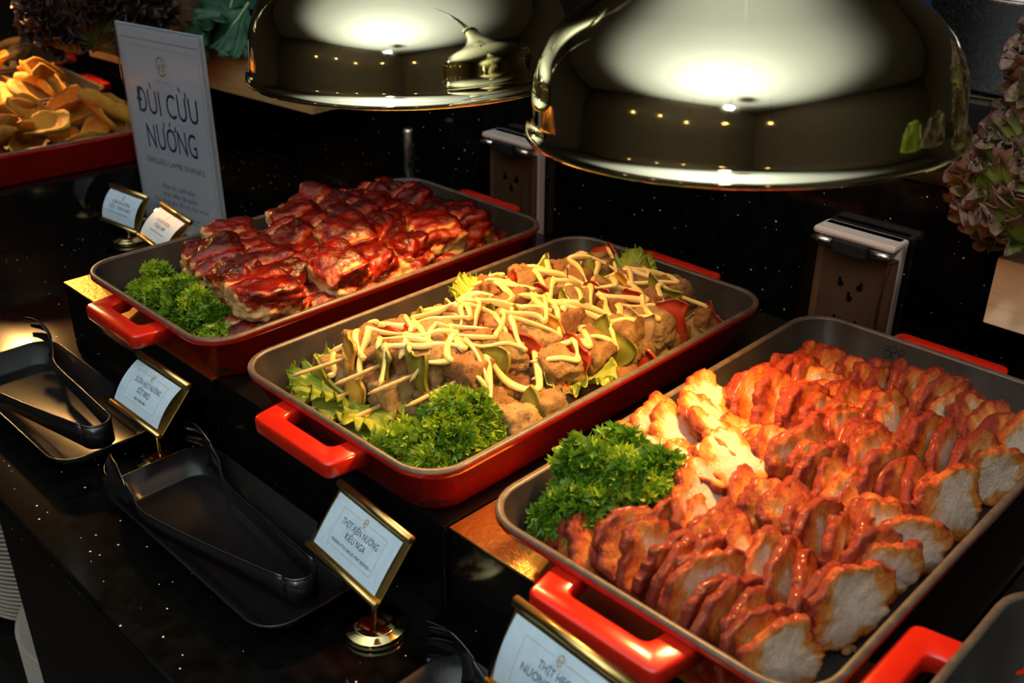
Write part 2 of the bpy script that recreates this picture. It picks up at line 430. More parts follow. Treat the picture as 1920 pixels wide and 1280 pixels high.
riser(0.1085, 0.3950, -0.178, 0.26, 'black display riser with gold top under the sliced pork tray')
riser(0.3970, 0.8200, -0.178, 0.26, 'black display riser under the empty sideways tray', gold=False)

# ------------------------------------------------------------------ trays
TZ = 0.0752; FLOOR_Z = TZ + 0.005
def tray_meshes():
    out = loft([rr_loop(.186, .356, .026, 0), rr_loop(.193, .363, .028, .002), rr_loop(.2235, .3935, .032, .0400), rr_loop(.2290, .3990, .033, .0415),
                rr_loop(.2304, .4004, .033, .0430), rr_loop(.2304, .4004, .033, .0462)], cap0=True)
    rim = loft([rr_loop(.2304, .4004, .033, .0462), rr_loop(.2290, .3990, .033, .0478), rr_loop(.2225, .3925, .030, .0480), rr_loop(.2205, .3905, .029, .0465)])
    inn = loft([rr_loop(.2205, .3905, .029, .0465), rr_loop(.1960, .3660, .024, .0085), rr_loop(.1900, .3600, .022, .0050), rr_loop(.170, .340, .02, .0044)], cap1=True)
    poly = round_poly([(-.050, -.193), (-.0445, -.2275), (.0445, -.2275), (.050, -.193), (.0290, -.193), (.0275, -.2115), (-.0275, -.2115), (-.0290, -.193)],
                      [0, .007, .007, 0, 0, .006, .006, 0])
    han = prism([(p[0], p[1]) for p in poly], .0285, .0410, .0022, 2)
    return mesh('tray_shell', out, RED), mesh('tray_rim', rim, RIMM), mesh('tray_lining', inn, DARK), mesh('tray_handle', han, RED)
TM = tray_meshes()
def tray(x, y, rz, label, z=TZ):
    t = thing('roasting_tray', label, 'tray', (x, y, z), (0, 0, rz), 'red handled roasting trays')
    M('shell', TM[0], None, t); tag(M('rim', TM[1], None, t), 'worn grey rim'); tag(M('lining', TM[2], None, t), 'dark grey enamel lining')
    for a in (0, PI): M('handle', TM[3], None, t, rot=(0, 0, a))
    return t
TA = tray(-0.263, -0.001, math.radians(-0.3), 'red handled black-lined tray heaped with glazed pork ribs')
TB = tray(0.0, 0.0, 0.0, 'red handled black-lined tray heaped with meat skewers')
TC = tray(0.265, 0.005, math.radians(0.3), 'red handled black-lined tray filled with sliced roast pork')
tray(0.6115, -0.138, PI / 2, 'empty red handled black-lined tray turned sideways beside the sliced pork')
# small dark maker's mark stamped on the pork tray's back wall
def ringpts(cx, cy, r, n=10): return [(cx + r * math.cos(2 * PI * k / n), cy + r * math.sin(2 * PI * k / n), 0) for k in range(n + 1)]
mk = join(*[tube(ringpts(cx, cy, r), .00045, 5) for cx, cy, r in ((-.004, 0, .003), (.003, .001, .0035), (0, .005, .0028), (-.006, .005, .002), (.007, .005, .002))])
M('stamp', mk, HOLE, TC, loc=(-.035, .1912, .035), rot=(PI / 2 - 0.33, 0, 0))

# ------------------------------------------------------------------ heat lamps
def heat_lamp(x, y, z, tilt, label, aim, power):
    t = thing('heat_lamp', label, 'lamp', (x, y, z), (tilt[1], tilt[0], 0), 'hanging heat lamps')
    prof = [(.1300, .0030), (.1325, -.0012), (.1348, -.0005), (.1350, .0018), (.1335, .0042), (.1312, .0060), (.1305, .0120), (.1295, .0260), (.1280, .0360), (.1242, .0460),
            (.1180, .0565), (.1085, .0670), (.0965, .0765), (.0840, .0855), (.0715, .0950), (.0600, .1060), (.0500, .1190), (.0420, .1340), (.0355, .1500), (.0305, .1680), (.0270, .1880), (.0255, .2080)]
    M('shade', lathe(prof, 128), LAMP_GOLD, t)
    inner = [(r - .0022 if r < .129 else .1295, zz - .0016) for r, zz in prof[6:]]
    M('reflector', lathe([(.1300, .0030)] + inner, 96), LAMP_IN, t)
    M('neck', lathe([(.0255, .205), (.029, .208), (.029, .228), (.020, .236), (.010, .240)], 48, True), LAMP_GOLD, t)
    M('stem', lathe([(.008, .236), (.008, .80)], 24, True), STEEL, t)
    bulb = lathe([(.020, .130), (.022, .095), (.040, .070), (.046, .056), (.044, .050), (.030, .0455), (.0, .044)], 40)
    M('bulb', bulb, GLOW, t)
    l = light('heat_bulb_light', 'SPOT', (x, y, z + .040), power, (1.0, 0.50, 0.145), aim, spot_size=1.95, spot_blend=1.0, shadow_soft_size=0.028)
    return t
heat_lamp(0.181, 0.009, 0.3249, (-0.044, 0.009), 'polished gold bell heat lamp hanging above the sliced pork', (0.200, -0.085, .12), 15.0)
heat_lamp(-0.1337, 0.0077, 0.3111, (-0.011, 0.009), 'polished gold bell heat lamp hanging above the ribs and skewers', (-0.075, -0.055, .12), 13.5)
heat_lamp(-1.22, 0.00, 0.35, (0, 0), 'polished gold bell heat lamp above the left-hand trays of bread', (-1.00, -0.08, .12), 34.0)

# ------------------------------------------------------------------ text helper
HORN = {'Ớ': 'Ó', 'Ờ': 'Ò', 'Ở': 'Ỏ', 'ờ': 'ò', 'ớ': 'ó'}
def text_raw(s):
    c = bpy.data.curves.new('t', 'FONT'); c.body = s; c.resolution_u = 3
    o = bpy.data.objects.new('t', c); COL.objects.link(o)
    dg = bpy.context.evaluated_depsgraph_get(); dg.update()
    me = bpy.data.meshes.new_from_object(o.evaluated_get(dg))
    V = [v.co.copy() for v in me.vertices]; F = [tuple(p.vertices) for p in me.polygons]
    bpy.data.objects.remove(o); bpy.data.curves.remove(c); bpy.data.meshes.remove(me)
    return V, F
def text_vf(s, w=None, h=None):
    plain = ''.join(HORN.get(ch, ch) for ch in s)
    vf = text_raw(plain); horns = []
    for i, ch in enumerate(s):
        if ch in HORN:   # the little hook on the shoulder of the vowel
            x = max(v.x for v in text_raw(plain[:i] + ('O' if ch.isupper() else 'o'))[0]); y = .70 if ch.isupper() else .53
            horns.append(([Vector((x + a, y + b, 0)) for a, b in ((-.10, -.10), (-.01, -.10), (.07, -.02), (.09, .08), (.02, .08), (0, .01), (-.06, -.03))], [tuple(range(7))]))
    V, F = join(vf, *horns)
    xs = [v.x for v in V]
    sx = w / (max(xs) - min(xs)) if w else 1; cap = 0.73; sy = h / cap if h else sx
    cx = (max(xs) + min(xs)) / 2
    return [Vector(((v.x - cx) * sx, v.y * sy, 0)) for v in V], F

def strip(x0, y0, x1, y1, n=10):
    V, F = [], []
    for i in range(n + 1):
        t = i / n; V += [Vector((x0, y0 + (y1 - y0) * t, 0)), Vector((x1, y0 + (y1 - y0) * t, 0))]
    for i in range(n): F.append((2 * i, 2 * i + 1, 2 * i + 3, 2 * i + 2))
    return V, F

def emblem(s):
    parts = []
    n = 28
    for ri, ro, sx in ((.80, 1.0, .78),):
        V = []; F = []
        for k in range(n):
            a = 2 * PI * k / n
            if -2.0 < ((a + PI) % (2 * PI)) - PI < 2.6: pass
            V += [Vector((ri * sx * math.cos(a), ri * math.sin(a), 0)), Vector((ro * sx * math.cos(a), ro * math.sin(a), 0))]
        for k in range(n - 3):
            F.append((2 * k, 2 * k + 1, 2 * k + 3, 2 * k + 2))
        parts.append((V, F))
    for pts in ([(-.45, .15), (-.1, .25), (-.15, -.55), (-.40, -.35)], [(.05, .30), (.50, .20), (.42, -.35), (.12, -.60), (.22, -.1)], [(-.3, .45), (.15, .62), (.4, .45), (.05, .48)]):
        parts.append(([Vector((x, y, 0)) for x, y in pts], [tuple(range(len(pts)))]))
    return mv(join(*parts), (0, 0, 0), s=(s, s, s))

# ------------------------------------------------------------------ card signs
def card_sign(P, yaw, tilt, bow, lines, label, w=.0811, h=.0481, base=None, sub=None):
    bx, by = base if base else (P[0], P[1])
    t = thing('menu_card_stand', label, 'sign', (bx, by, 0), (0, 0, yaw), 'menu card stands')
    inv = Matrix.Rotation(-yaw, 4, 'Z') @ Matrix.Translation((-bx, -by, 0))
    c = inv @ Vector(P)
    rot = Matrix.Rotation(PI / 2 - tilt, 4, 'X')
    mw = Matrix.Translation(c) @ rot
    def put(name, vf, m, parent=t, smooth=False, lift=0.0, b=True):
        V = []
        for v in vf[0]:
            q = max(0.0, 1 - (v[1] / (h / 2)) ** 2)
            V.append(mw @ Vector((v[0], v[1], v[2] + lift + (bow * q if b else 0))))
        return M(name, (V, vf[1]), m, parent, smooth)
    put('back_plate', rbox(w, h, .0012, .0003, at=(0, 0, -.0022)), SIGN_GOLD, b=False)
    for sg in (1, -1):
        rr = .0030 if sg > 0 else .0020
        lip = tube([(-w / 2 - .0006, sg * (h / 2 - rr * .35), .0006), (w / 2 + .0006, sg * (h / 2 - rr * .35), .0006)], rr, 14)
        put('top_lip' if sg > 0 else 'bottom_lip', lip, SIGN_GOLD, smooth=True, b=False)
    put('clear_cover', strip(-w / 2, -h / 2 + .001, w / 2, h / 2 - .001, 12), CLEAR, smooth=True, lift=-.0004)
    pw, ph = w * .445, h * .405
    card = put('card', strip(-pw, -ph, pw, ph - .001, 12), PAPER, smooth=True, lift=.0002)
    bw = .00022; x0, y0 = w * .305, h * .270
    fr = join(strip(-x0, -y0, -x0 + bw, y0), strip(x0 - bw, -y0, x0, y0), strip(-x0, -y0, x0, -y0 + bw, 1), strip(-x0, y0 - bw, -w * .055, y0, 1), strip(w * .055, y0 - bw, x0, y0, 1))
    put('border_line', fr, INK_G, card, lift=.0004)
    put('emblem', mv(emblem(h * .062), (0, y0 - h * .005, 0)), INK_G, card, lift=.0004)
    put('emblem_name', mv(text_vf('CỬU VÂN LONG', w * .095, h * .014), (0, y0 - h * .095, 0)), INK_G, card, lift=.0004)
    yy = h * .065
    for s, fw in lines:
        put('lettering', mv(text_vf(s, w * fw, h * .098), (0, yy, 0)), INK, card, lift=.0004); yy -= h * .145
    if sub: put('small_lettering', mv(text_vf(sub[0], w * sub[1], h * .046), (0, -h * .205, 0)), INK_K, card, lift=.0004)
    # post and round base
    top = inv @ Vector((bx, by, P[2] - .004)); back = mw @ Vector((0, -h * .05, -.004))
    M('post', tube([(0, 0, .004), (0, 0, back.z - .006), (0, back.y * .5, back.z - .001), (0, back.y, back.z)], .0016, 10), BASE_GOLD, t)
    M('base', lathe([(0, 0), (.0215, 0), (.0220, .0008), (.0220, .0042), (.0212, .0052), (.0160, .0058), (.0156, .0066), (.0150, .0070), (.006, .0074), (.0, .0076)], 56), BASE_GOLD, t)
    return t
card_sign((-.2100, -.2265, .0665), .0145, .759, .0050, [('SƯỜN HEO NƯỚNG', .50), ('SỐT BBQ', .24)], 'gold framed card sign reading SƯỜN HEO NƯỚNG SỐT BBQ', sub=('• BBQ PORK RIBS •', .24))
card_sign((.0788, -.2310, .0756), -.0743, .672, .0012, [('THỊT XIÊN NƯỚNG', .50), ('KIỂU NGA', .27)], 'gold framed card sign reading THỊT XIÊN NƯỚNG KIỂU NGA', base=(.083, -.225), sub=('• RUSSIAN-STYLE GRILLED MEAT SKEWERS •', .56))
card_sign((.2777, -.2583, .1132), -.05, .468, .0045, [('THỊT HEO', .27), ('NƯỚNG XÁ XÍU', .50)], 'gold framed card sign reading THỊT HEO NƯỚNG', sub=('• ROASTED PORK •', .3))
card_sign((-.7127, -.0003, .0446), .1075, .516, .0060, [('CÁNH GÀ NƯỚNG', .48), ('SỐT TERIYAKI', .56)], 'small gold framed card sign left of its twin before the lamb shank sign', sub=('• TERIYAKI CHICKEN WINGS •', .56))
card_sign((-.5641, -.0217, .0625), -.0976, .845, .0055, [('XÚC XÍCH NƯỚNG', .44), ('TỔNG HỢP', .36)], 'small gold framed card sign tucked behind the rim of the rib tray', sub=('• GRILLED MIXED SAUSAGES •', .5))

# ------------------------------------------------------------------ big lamb shank sign
def big_sign():
    W, H = .17, .2656
    t = thing('menu_board', 'tall acrylic sign reading ĐÙI CỪU NƯỚNG GRILLED LAMB SHANKS', 'sign', (-.6863, .0647, 0), (0, 0, .1457))
    R_ = Matrix.Translation((0, 0, H / 2)) @ Matrix.Rotation(PI / 2, 4, 'X')
    def put(name, vf, m, parent=t, smooth=False): return M(name, xf(vf, R_), m, parent, smooth)
    put('back_sheet', rbox(W, H, .003, .0006, at=(0, 0, -.004)), simple('acrylic_edge', (0.42, 0.44, 0.47), 0.12, nz=(40, (0.38, 0.40, 0.43))))
    card = put('sheet', rbox(W - .012, H - .006, .0008, 0, at=(0, -.001, -.0018)), PAPER2)
    put('clear_cover', rbox(W, H, .0016, 0, at=(0, 0, .0002)), CLEAR)
    M('foot', rbox(W, .05, .004, .001, at=(0, .020, .002)), simple('acrylic_foot', (0.30, 0.31, 0.33), 0.1, nz=(40, (0.28, 0.29, 0.31))), t, smooth=False)
    L = .0013
    def ln(s, w_, h_, y, m=INK, x=0): put('lettering', mv(text_vf(s, w_, h_), (x, y, -.0013)), m, card)
    put('border_line', mv(join(strip(-W * .44, -H * .46, -W * .44 + .0007, H * .435), strip(W * .44 - .0007, -H * .46, W * .44, H * .435), strip(-W * .44, H * .435, W * .44, H * .435 + .0012, 1), strip(-W * .42, H * .405, W * .42, H * .405 + .0005, 1)), (0, 0, -.0013)), INK_G, card)
    put('emblem', mv(emblem(.0125), (0, H * .325, -.0013)), INK_G, card)
    put('emblem_name', mv(text_vf('CỬU VÂN LONG', .026, .0022), (0, H * .25, -.0013)), INK_G, card)
    ln('ĐÙI CỪU', .122, .033, H * .085); ln('NƯỚNG', .100, .033, -H * .085)
    ln('GRILLED LAMB SHANKS', .118, .0078, -H * .165, INK)
    ln('Món ăn chế biến', .066, .0068, -H * .285); ln('trực tiếp tại quầy', .070, .0068, -H * .325); ln('Vui lòng gọi đồ và chờ món', .110, .0068, -H * .365)
    ln('Chef prepares on the spot', .075, .0035, -H * .42, INK_K); ln('please order and wait', .062, .0035, -H * .44, INK_K)
big_sign()

# ------------------------------------------------------------------ wall sockets with flip covers
def socket(x, label, top=.150):
    t = thing('wall_socket', label, 'socket', (x, .350, 0), (0, 0, 0), 'wall sockets')
    W, H, D = .084, .128, .030
    M('housing', join(rbox(W, D * .55, H, .004, at=(0, -D * .275, top - H / 2)), rbox(W, D, .007, .003, at=(0, -D / 2, top - .0035))), PLASTIC, t, smooth=False)
    M('socket_plate', rbox(W - .020, .003, H - .030, .001, at=(0, -D * .55 - .0012, top - H / 2 - .004)), GREYPL, t, smooth=False)
    for zz in (top - .052, top - .092):
        for dx, dz in ((-.011, 0), (.011, 0), (0, -.013)):
            M('pin_hole', join(rbox(.003, .002, .0085, .0005, at=(dx, -D * .55 - .0024, zz + dz)), mv(lathe([(.0, 0), (.0030, 0), (.0030, .002), (0, .002)], 16), (dx + (.0012 if dx <= 0 else -.0012), -D * .55 - .0016, zz + dz - .002), (PI / 2, 0, 0))), HOLE, t, smooth=False)
    M('hinge', rbox(.034, .008, .012, .001, at=(0, -D - .002, top - .012)), HOLE, t, smooth=False)
    for dx in (-1, 1): M('hinge_pin', mv(lathe([(.0035, 0), (.0035, .020)], 14, True), (dx * .030 - .010, -D - .001, top - .011), (0, PI / 2, 0)), STEEL, t)
    y0, y1 = -D * .55, -D - .016
    zt, zb = top - .016, top - H
    def side(x_): return [(x_, y0, zt), (x_, -D - .002, zt), (x_, y1, top - .055), (x_, y1 + .006, zb), (x_, y0, zb)]
    a, b = side(-W / 2), side(W / 2); V = a + b
    F = [(0, 1, 6, 5), (1, 2, 7, 6), (2, 3, 8, 7), (0, 4, 3, 2, 1), (5, 6, 7, 8, 9)]
    o = M('flip_cover', ([Vector(v) for v in V], F), SMOKE, t, smooth=False)
    s = o.modifiers.new('s', 'SOLIDIFY'); s.thickness = .0016
socket(.122, 'white wall socket with smoked flip cover behind the sliced pork tray', .150)
socket(-.338, 'white wall socket with smoked flip cover behind the rib tray', .150)
tag(M('metal_post', lathe([(.0, 0), (.0075, 0), (.0075, .125), (.006, .128), (0, .128)], 20), STEEL, loc=(-.515, .315, 0)), 'small grey metal post standing behind the rib tray', 'post')

# ------------------------------------------------------------------ food: sliced roast pork
def slice_vf(seed, rv, rz, th):
    n = 84; fr = (0, .25, .48, .66, .79, .88, .955, 1.0); V, F, A = [], [], []
    off = Vector((seed * 3.7, seed * 1.9, 0))
    def rad(a): 
        d = Vector((math.cos(a), math.sin(a), 0)); return 1 + .26 * noise.noise(d * 1.2 + off) + .10 * noise.noise(d * 3.6 + off) + .05 * noise.noise(d * 9 + off) + .035 * noise.noise(d * 23 + off)
    for side in (1, -1):
        for f in fr:
            for k in range(n):
                a = 2 * PI * k / n; r = f * rad(a)
                y, z = r * rv * math.cos(a), r * rz * math.sin(a)
                x = side * th / 2 * (1 if f < .9 else (.94 if f < .99 else .55)) + .0016 * f * noise.noise(Vector((y * 170, z * 170, seed))) + .0040 * noise.noise(Vector((y * 30, z * 30, seed + 9)))
                V.append(Vector((x, y, z))); A.append(f * .78 if f < .9 else (.86 if f < .99 else 1.0))
    m = len(fr)
    for s in (0, 1):
        b = s * m * n
        for j in range(m - 1):
            for k in range(n):
                l = (k + 1) % n; q = (b + j * n + k, b + (j + 1) * n + k, b + (j + 1) * n + l, b + j * n + l); F.append(q if s == 0 else q[::-1])
    for k in range(n):
        l = (k + 1) % n; a, b = (m - 1) * n, (2 * m - 1) * n; F.append((a + k, b + k, b + l, a + l))
    return V, F, A
SL = []
for s in range(10):
    v, f, a = slice_vf(s + 1, .0285, .0240, .0066); SL.append(mesh('pork_slice', (v, f), PORK, attr={'rim': a}))
def place_slice(x, y, z, tilt, yaw, sc_, roll, label, group='roast pork slices', glaze=0.0):
    o = bpy.data.objects.new('pork_slice', SL[rng.randrange(10)]); link(o)
    o.matrix_world = Matrix.Translation((x, y, z)) @ Matrix.Rotation(yaw, 4, 'Z') @ Matrix.Rotation(-tilt, 4, 'Y') @ Matrix.Rotation(roll, 4, 'X') @ Matrix.Diagonal((1, sc_, sc_, 1))
    o.color = (glaze, 0, 0, 1)
    tag(o, label, 'roast pork', group)
rows = [  # v, u0, u1, yaw, scale, tilt0, tilt1, step, lift, where it lies
    (-.152, .198, .346, -.06, 1.04, .50, .10, .0100, .004, 'the row next to the tray front handle'),
    (-.104, .196, .350, .14, 1.02, .75, .20, .0104, .008, 'the second row from the tray front handle'),
    (-.058, .186, .352, .06, 0.96, .95, .30, .0104, .013, 'the third row from the tray front handle'),
    (-.018, .182, .346, -.12, 0.98, .85, .40, .0100, .015, 'the row in the middle of the pork tray'),
    (.034, .178, .350, .02, 1.06, .55, .28, .0094, .014, 'the third row from the tray back wall'),
    (.084, .180, .352, .08, 1.04, .48, .35, .0096, .009, 'the second row from the tray back wall'),
    (.134, .186, .354, -.05, 1.02, .42, .42, .0098, .004, 'the row along the tray back wall')]
for ri, (v, u0, u1, yaw, s, t0, t1, st, lift, where) in enumerate(rows):
    n = int((u1 - u0) / st)
    for i in range(n + 1):
        f = i / n; tl = t0 + (t1 - t0) * f + rng.uniform(-.16, .16) + .22 * math.sin(f * 9 + ri * 2)
        sc_ = s * rng.uniform(.90, 1.10) * (.80 if i == 0 else 1)
        last = i == n
        z = FLOOR_Z + .0215 * sc_ * math.cos(tl) + .0045 * math.sin(tl) + .004 + lift * math.sin(min(1, f * 1.25) * PI) ** .6
        place_slice(u0 + (u1 - u0) * f + rng.uniform(-.002, .002), v + .007 * math.sin(f * 5 + ri * 1.7) + rng.uniform(-.003, .003), z, .12 if last else tl, yaw + rng.uniform(-.22, .22) - .35 * last, sc_ * (1.03 if last else 1), rng.uniform(-.5, .5),
                    ('pale round end slice of pork closing ' if last else 'red glazed roast pork slice in ') + where, 'pork end slices' if last else 'roast pork slices',
                    -.16 if last else rng.choice((.28, .20, .12, .24, .03)) - (.16 if f < .45 and ri in (1, 2, 3) else 0))
# loose flat slices where the rows meet
for x, y, z, tl, yw in ((.178, -.075, .118, .9, .5), (.205, -.080, .124, 1.05, -.4), (.196, -.052, .126, 1.0, .2), (.228, -.070, .128, 1.0, 1.0), (.214, -.104, .122, .9, -.2), (.172, -.035, .116, .8, .1), (.222, -.034, .129, 1.0, .7), (.180, .002, .122, .85, -.2), (.245, -.085, .126, .9, .3), (.238, -.050, .130, 1.05, -.1), (.196, -.018, .128, .9, .6)):
    place_slice(x, y, z, tl, yw, .95, rng.uniform(-1, 1), 'pale slice of roast pork lying flat across the rows beside the parsley', 'flat pork slices', -.02)
# crumbs at the tray's edge
for i in range(14):
    v = chunk(40 + i, (.006, .005, .004), 3, .4, n=3)
    tag(M('pork_crumb', v, [MEAT2], loc=(.352 + rng.uniform(-.004, .006), rng.uniform(-.17, .05), FLOOR_Z + .003), rot=(0, 0, i)), 'small browned crumb of roast pork beside the sliced pork', 'crumb', 'pork crumbs')

# ------------------------------------------------------------------ food: glazed ribs
RB = []
for s in range(9):
    r_ = random.Random(s); size = (.052 + r_.uniform(-.008, .012), .046 + r_.uniform(-.006, .010), .034 + r_.uniform(-.004, .006))
    v, f = chunk(s + 3, size, 5.2, .20, 1.6, n=18, amp2=.05)
    for q in v:   # split grooves between the bones
        q.z -= .004 * max(0, math.sin(q.x * 130 + s)) ** 6 * (q.z > 0)
    att = [min(1.0, max(0.0, .46 + q.z / size[2] * .8 + .4 * max(0, q.y / size[1]) - 2.6 * max(0, -q.y / size[1] - .33) - (2.0 if s % 3 == 0 else .4) * max(0, q.x / size[0] - .36) - .45 * max(0, math.sin(q.x * 130 + s)) ** 6)) for q in v]
    RB.append(mesh('rib_piece', (v, f), RIB, attr={'sauce': att}))
def place_rib(x, y, z, yaw, rx, ry, s, label):
    o = bpy.data.objects.new('rib_piece', RB[rng.randrange(9)]); link(o)
    o.location = (x, y, z); o.rotation_euler = (rx, ry, yaw); o.scale = (s, s, s)
    tag(o, label, 'pork rib', 'glazed pork ribs')
for j in range(9):
    for i in range(5):
        x = -.263 - .064 + i * .032 + rng.uniform(-.004, .004); y = -.138 + j * .0365 + rng.uniform(-.006, .006)
        if j == 0 and i < 4: continue
        place_rib(x, y, FLOOR_Z + .018 + rng.uniform(0, .006), rng.uniform(-.5, .5), rng.uniform(-.2, .3), rng.uniform(-.2, .2), rng.uniform(.82, 1.02), 'chunk of pork rib in dark red barbecue glaze lying low in the rib tray')
for j in range(7):
    for i in range(4):
        x = -.263 - .066 + i * .043 + rng.uniform(-.006, .006); y = -.112 + j * .0395 + rng.uniform(-.006, .006)
        if rng.random() < .12 or (j == 0 and i < 1): continue
        place_rib(x, y, FLOOR_Z + .041 + rng.uniform(-.005, .007), rng.uniform(-.4, .4), rng.uniform(-.1, .35), rng.uniform(-.2, .25), rng.uniform(.90, 1.06), 'chunk of pork rib in dark red barbecue glaze on top of the rib heap')

# ------------------------------------------------------------------ food: skewers
CH = [mesh('meat_chunk', chunk(s + 20, (.033, .030, .030), 6.0, .24, 1.4, n=14, amp2=.09), MEAT if s % 3 else MEAT2) for s in range(7)]
def pepper_vf(seed):
    r_ = random.Random(seed); nx, nz = 9, 9; V, F = [], []
    sx, sz, th = r_.uniform(.026, .033), r_.uniform(.024, .031), .0058; bend = r_.uniform(4, 9)
    for side in (0, 1):
        for i in range(nx):
            for j in range(nz):
                x = (i / (nx - 1) - .5) * sx * (1 + .15 * math.sin(j * .7 + seed)); z = (j / (nz - 1) - .5) * sz * (1 + .12 * math.sin(i * .9 + seed))
                e = min(i, nx - 1 - i, j, nz - 1 - j); tt = th * (.5 if e == 0 else 1)
                V.append(Vector((x, bend * x * x * 1.4 + bend * .5 * z * z + (side - .5) * tt, z)))
    n = nx * nz
    for i in range(nx - 1):
        for j in range(nz - 1):
            a = i * nz + j; F.append((a, a + nz, a + nz + 1, a + 1)); F.append((n + a, n + a + 1, n + a + nz + 1, n + a + nz))
    bd = [i * nz for i in range(nx)] + [(nx - 1) * nz + j for j in range(1, nz)] + [i * nz + nz - 1 for i in range(nx - 2, -1, -1)] + [j for j in range(nz - 2, 0, -1)]
    for k in range(len(bd)):
        a, b = bd[k], bd[(k + 1) % len(bd)]; F.append((a, n + a, n + b, b) if False else (b, n + b, n + a, a))
    return V, F
PEP = {m.name: [mesh('pepper_piece', pepper_vf(s + q * 5), m) for s in range(3)] for q, m in enumerate((P_GREEN, P_RED, P_YEL, ONION))}
STICK = {}
def stick_me(L):
    k = round(L, 3)
    if k not in STICK: STICK[k] = mesh('bamboo_stick', tube([(0, -L / 2, 0), (0, L / 2 - .006, 0), (0, L / 2, 0)], [.0017, .0017, .0006], 8), BAMBOO)
    return STICK[k]
CHUNKS = []   # (mesh, matrix) for draping the sauce
SKEW = []
def skewer(x, y0, z, pieces, front, yaw, pitch, label):
    t = thing('meat_skewer', label, 'skewer', (x, y0, z), (pitch, 0, yaw), 'grilled meat skewers')
    mt = Matrix.Translation((x, y0, z)) @ Euler((pitch, 0, yaw)).to_matrix().to_4x4()
    y = 0
    for k in pieces:
        if k == 'm':
            d = .0275; me = CH[rng.randrange(7)]; nm = 'meat_chunk'; rot = (rng.uniform(-.3, .3), rng.choice((0, PI / 2, PI)) + rng.uniform(-.4, .4), rng.uniform(-.25, .25)); s = rng.uniform(.9, 1.08)
        else:
            d = .0085; me = PEP[{'g': 'green_pepper', 'r': 'red_pepper', 'y': 'yellow_pepper', 'o': 'onion'}[k]][rng.randrange(3)]
            nm = 'onion_piece' if k == 'o' else 'pepper_piece'; rot = (rng.uniform(-.3, .3), rng.uniform(0, 6.28), rng.uniform(-.35, .35)); s = rng.uniform(.95, 1.12) if z < ZT - .01 else rng.uniform(.95, 1.2)
        o = bpy.data.objects.new(nm, me); link(o, t); o.location = (0, y + d / 2, 0); o.rotation_euler = rot; o.scale = (s, s, s)
        CHUNKS.append((me, mt @ Matrix.LocRotScale(o.location, Euler(rot), o.scale)))
        y += d
    L = y + front + .012
    M('stick', stick_me(L), None, t, loc=(0, (y + .012 - front) / 2, 0), rot=(0, 0, PI))
    SKEW.append((t, mt, y)); return t
ZT = FLOOR_Z + .040
P1, P2, P3, P4, P5 = 'gmrmomgm', 'ymrmgmom', 'mgmrmymg', 'mrmgmomr', 'gmymrmgm'
ZB, ZT = FLOOR_Z + .0155, FLOOR_Z + .040
SKL = 'bamboo skewer of grilled meat and peppers '
for x, y, pc, fr in ((-.076, -.148, P1, .036), (-.048, -.142, P2, .040), (-.016, -.134, P3, .042), (.016, -.116, P4, .050), (.047, -.104, P5, .020), (.075, -.096, P3, .012)):
    skewer(x, y, ZB + rng.uniform(0, .003), pc, fr, rng.uniform(-.05, .05), 0, SKL + 'in the bottom layer toward the parsley end')
for x, y, pc in ((-.076, .004, P3), (-.047, .014, P4), (-.015, .020, P5), (.017, .022, P2), (.048, .022, P1), (.075, .022, P4)):
    skewer(x, y, ZB + rng.uniform(0, .003), pc, .004, rng.uniform(-.04, .04), 0, SKL + 'in the bottom layer toward the back handle')
for x, y, pc, fr in ((-.064, -.132, P2, .045), (-.034, -.122, P1, .040), (-.002, -.114, P5, .040), (.030, -.098, P3, .050)):
    skewer(x, y, ZT + rng.uniform(-.002, .003), pc, fr, rng.uniform(-.10, .10), rng.uniform(-.03, .03), SKL + 'on top of the heap toward the parsley end')
for x, y, pc in ((-.066, .022, P4), (-.034, .016, P1), (.000, .024, P3), (.034, .020, P5), (.064, -.040, P4)):
    skewer(x, y, ZT - .002 + rng.uniform(-.003, .003), pc, .012, rng.uniform(-.12, .12), rng.uniform(-.04, .02), SKL + 'on top of the heap toward the back handle')

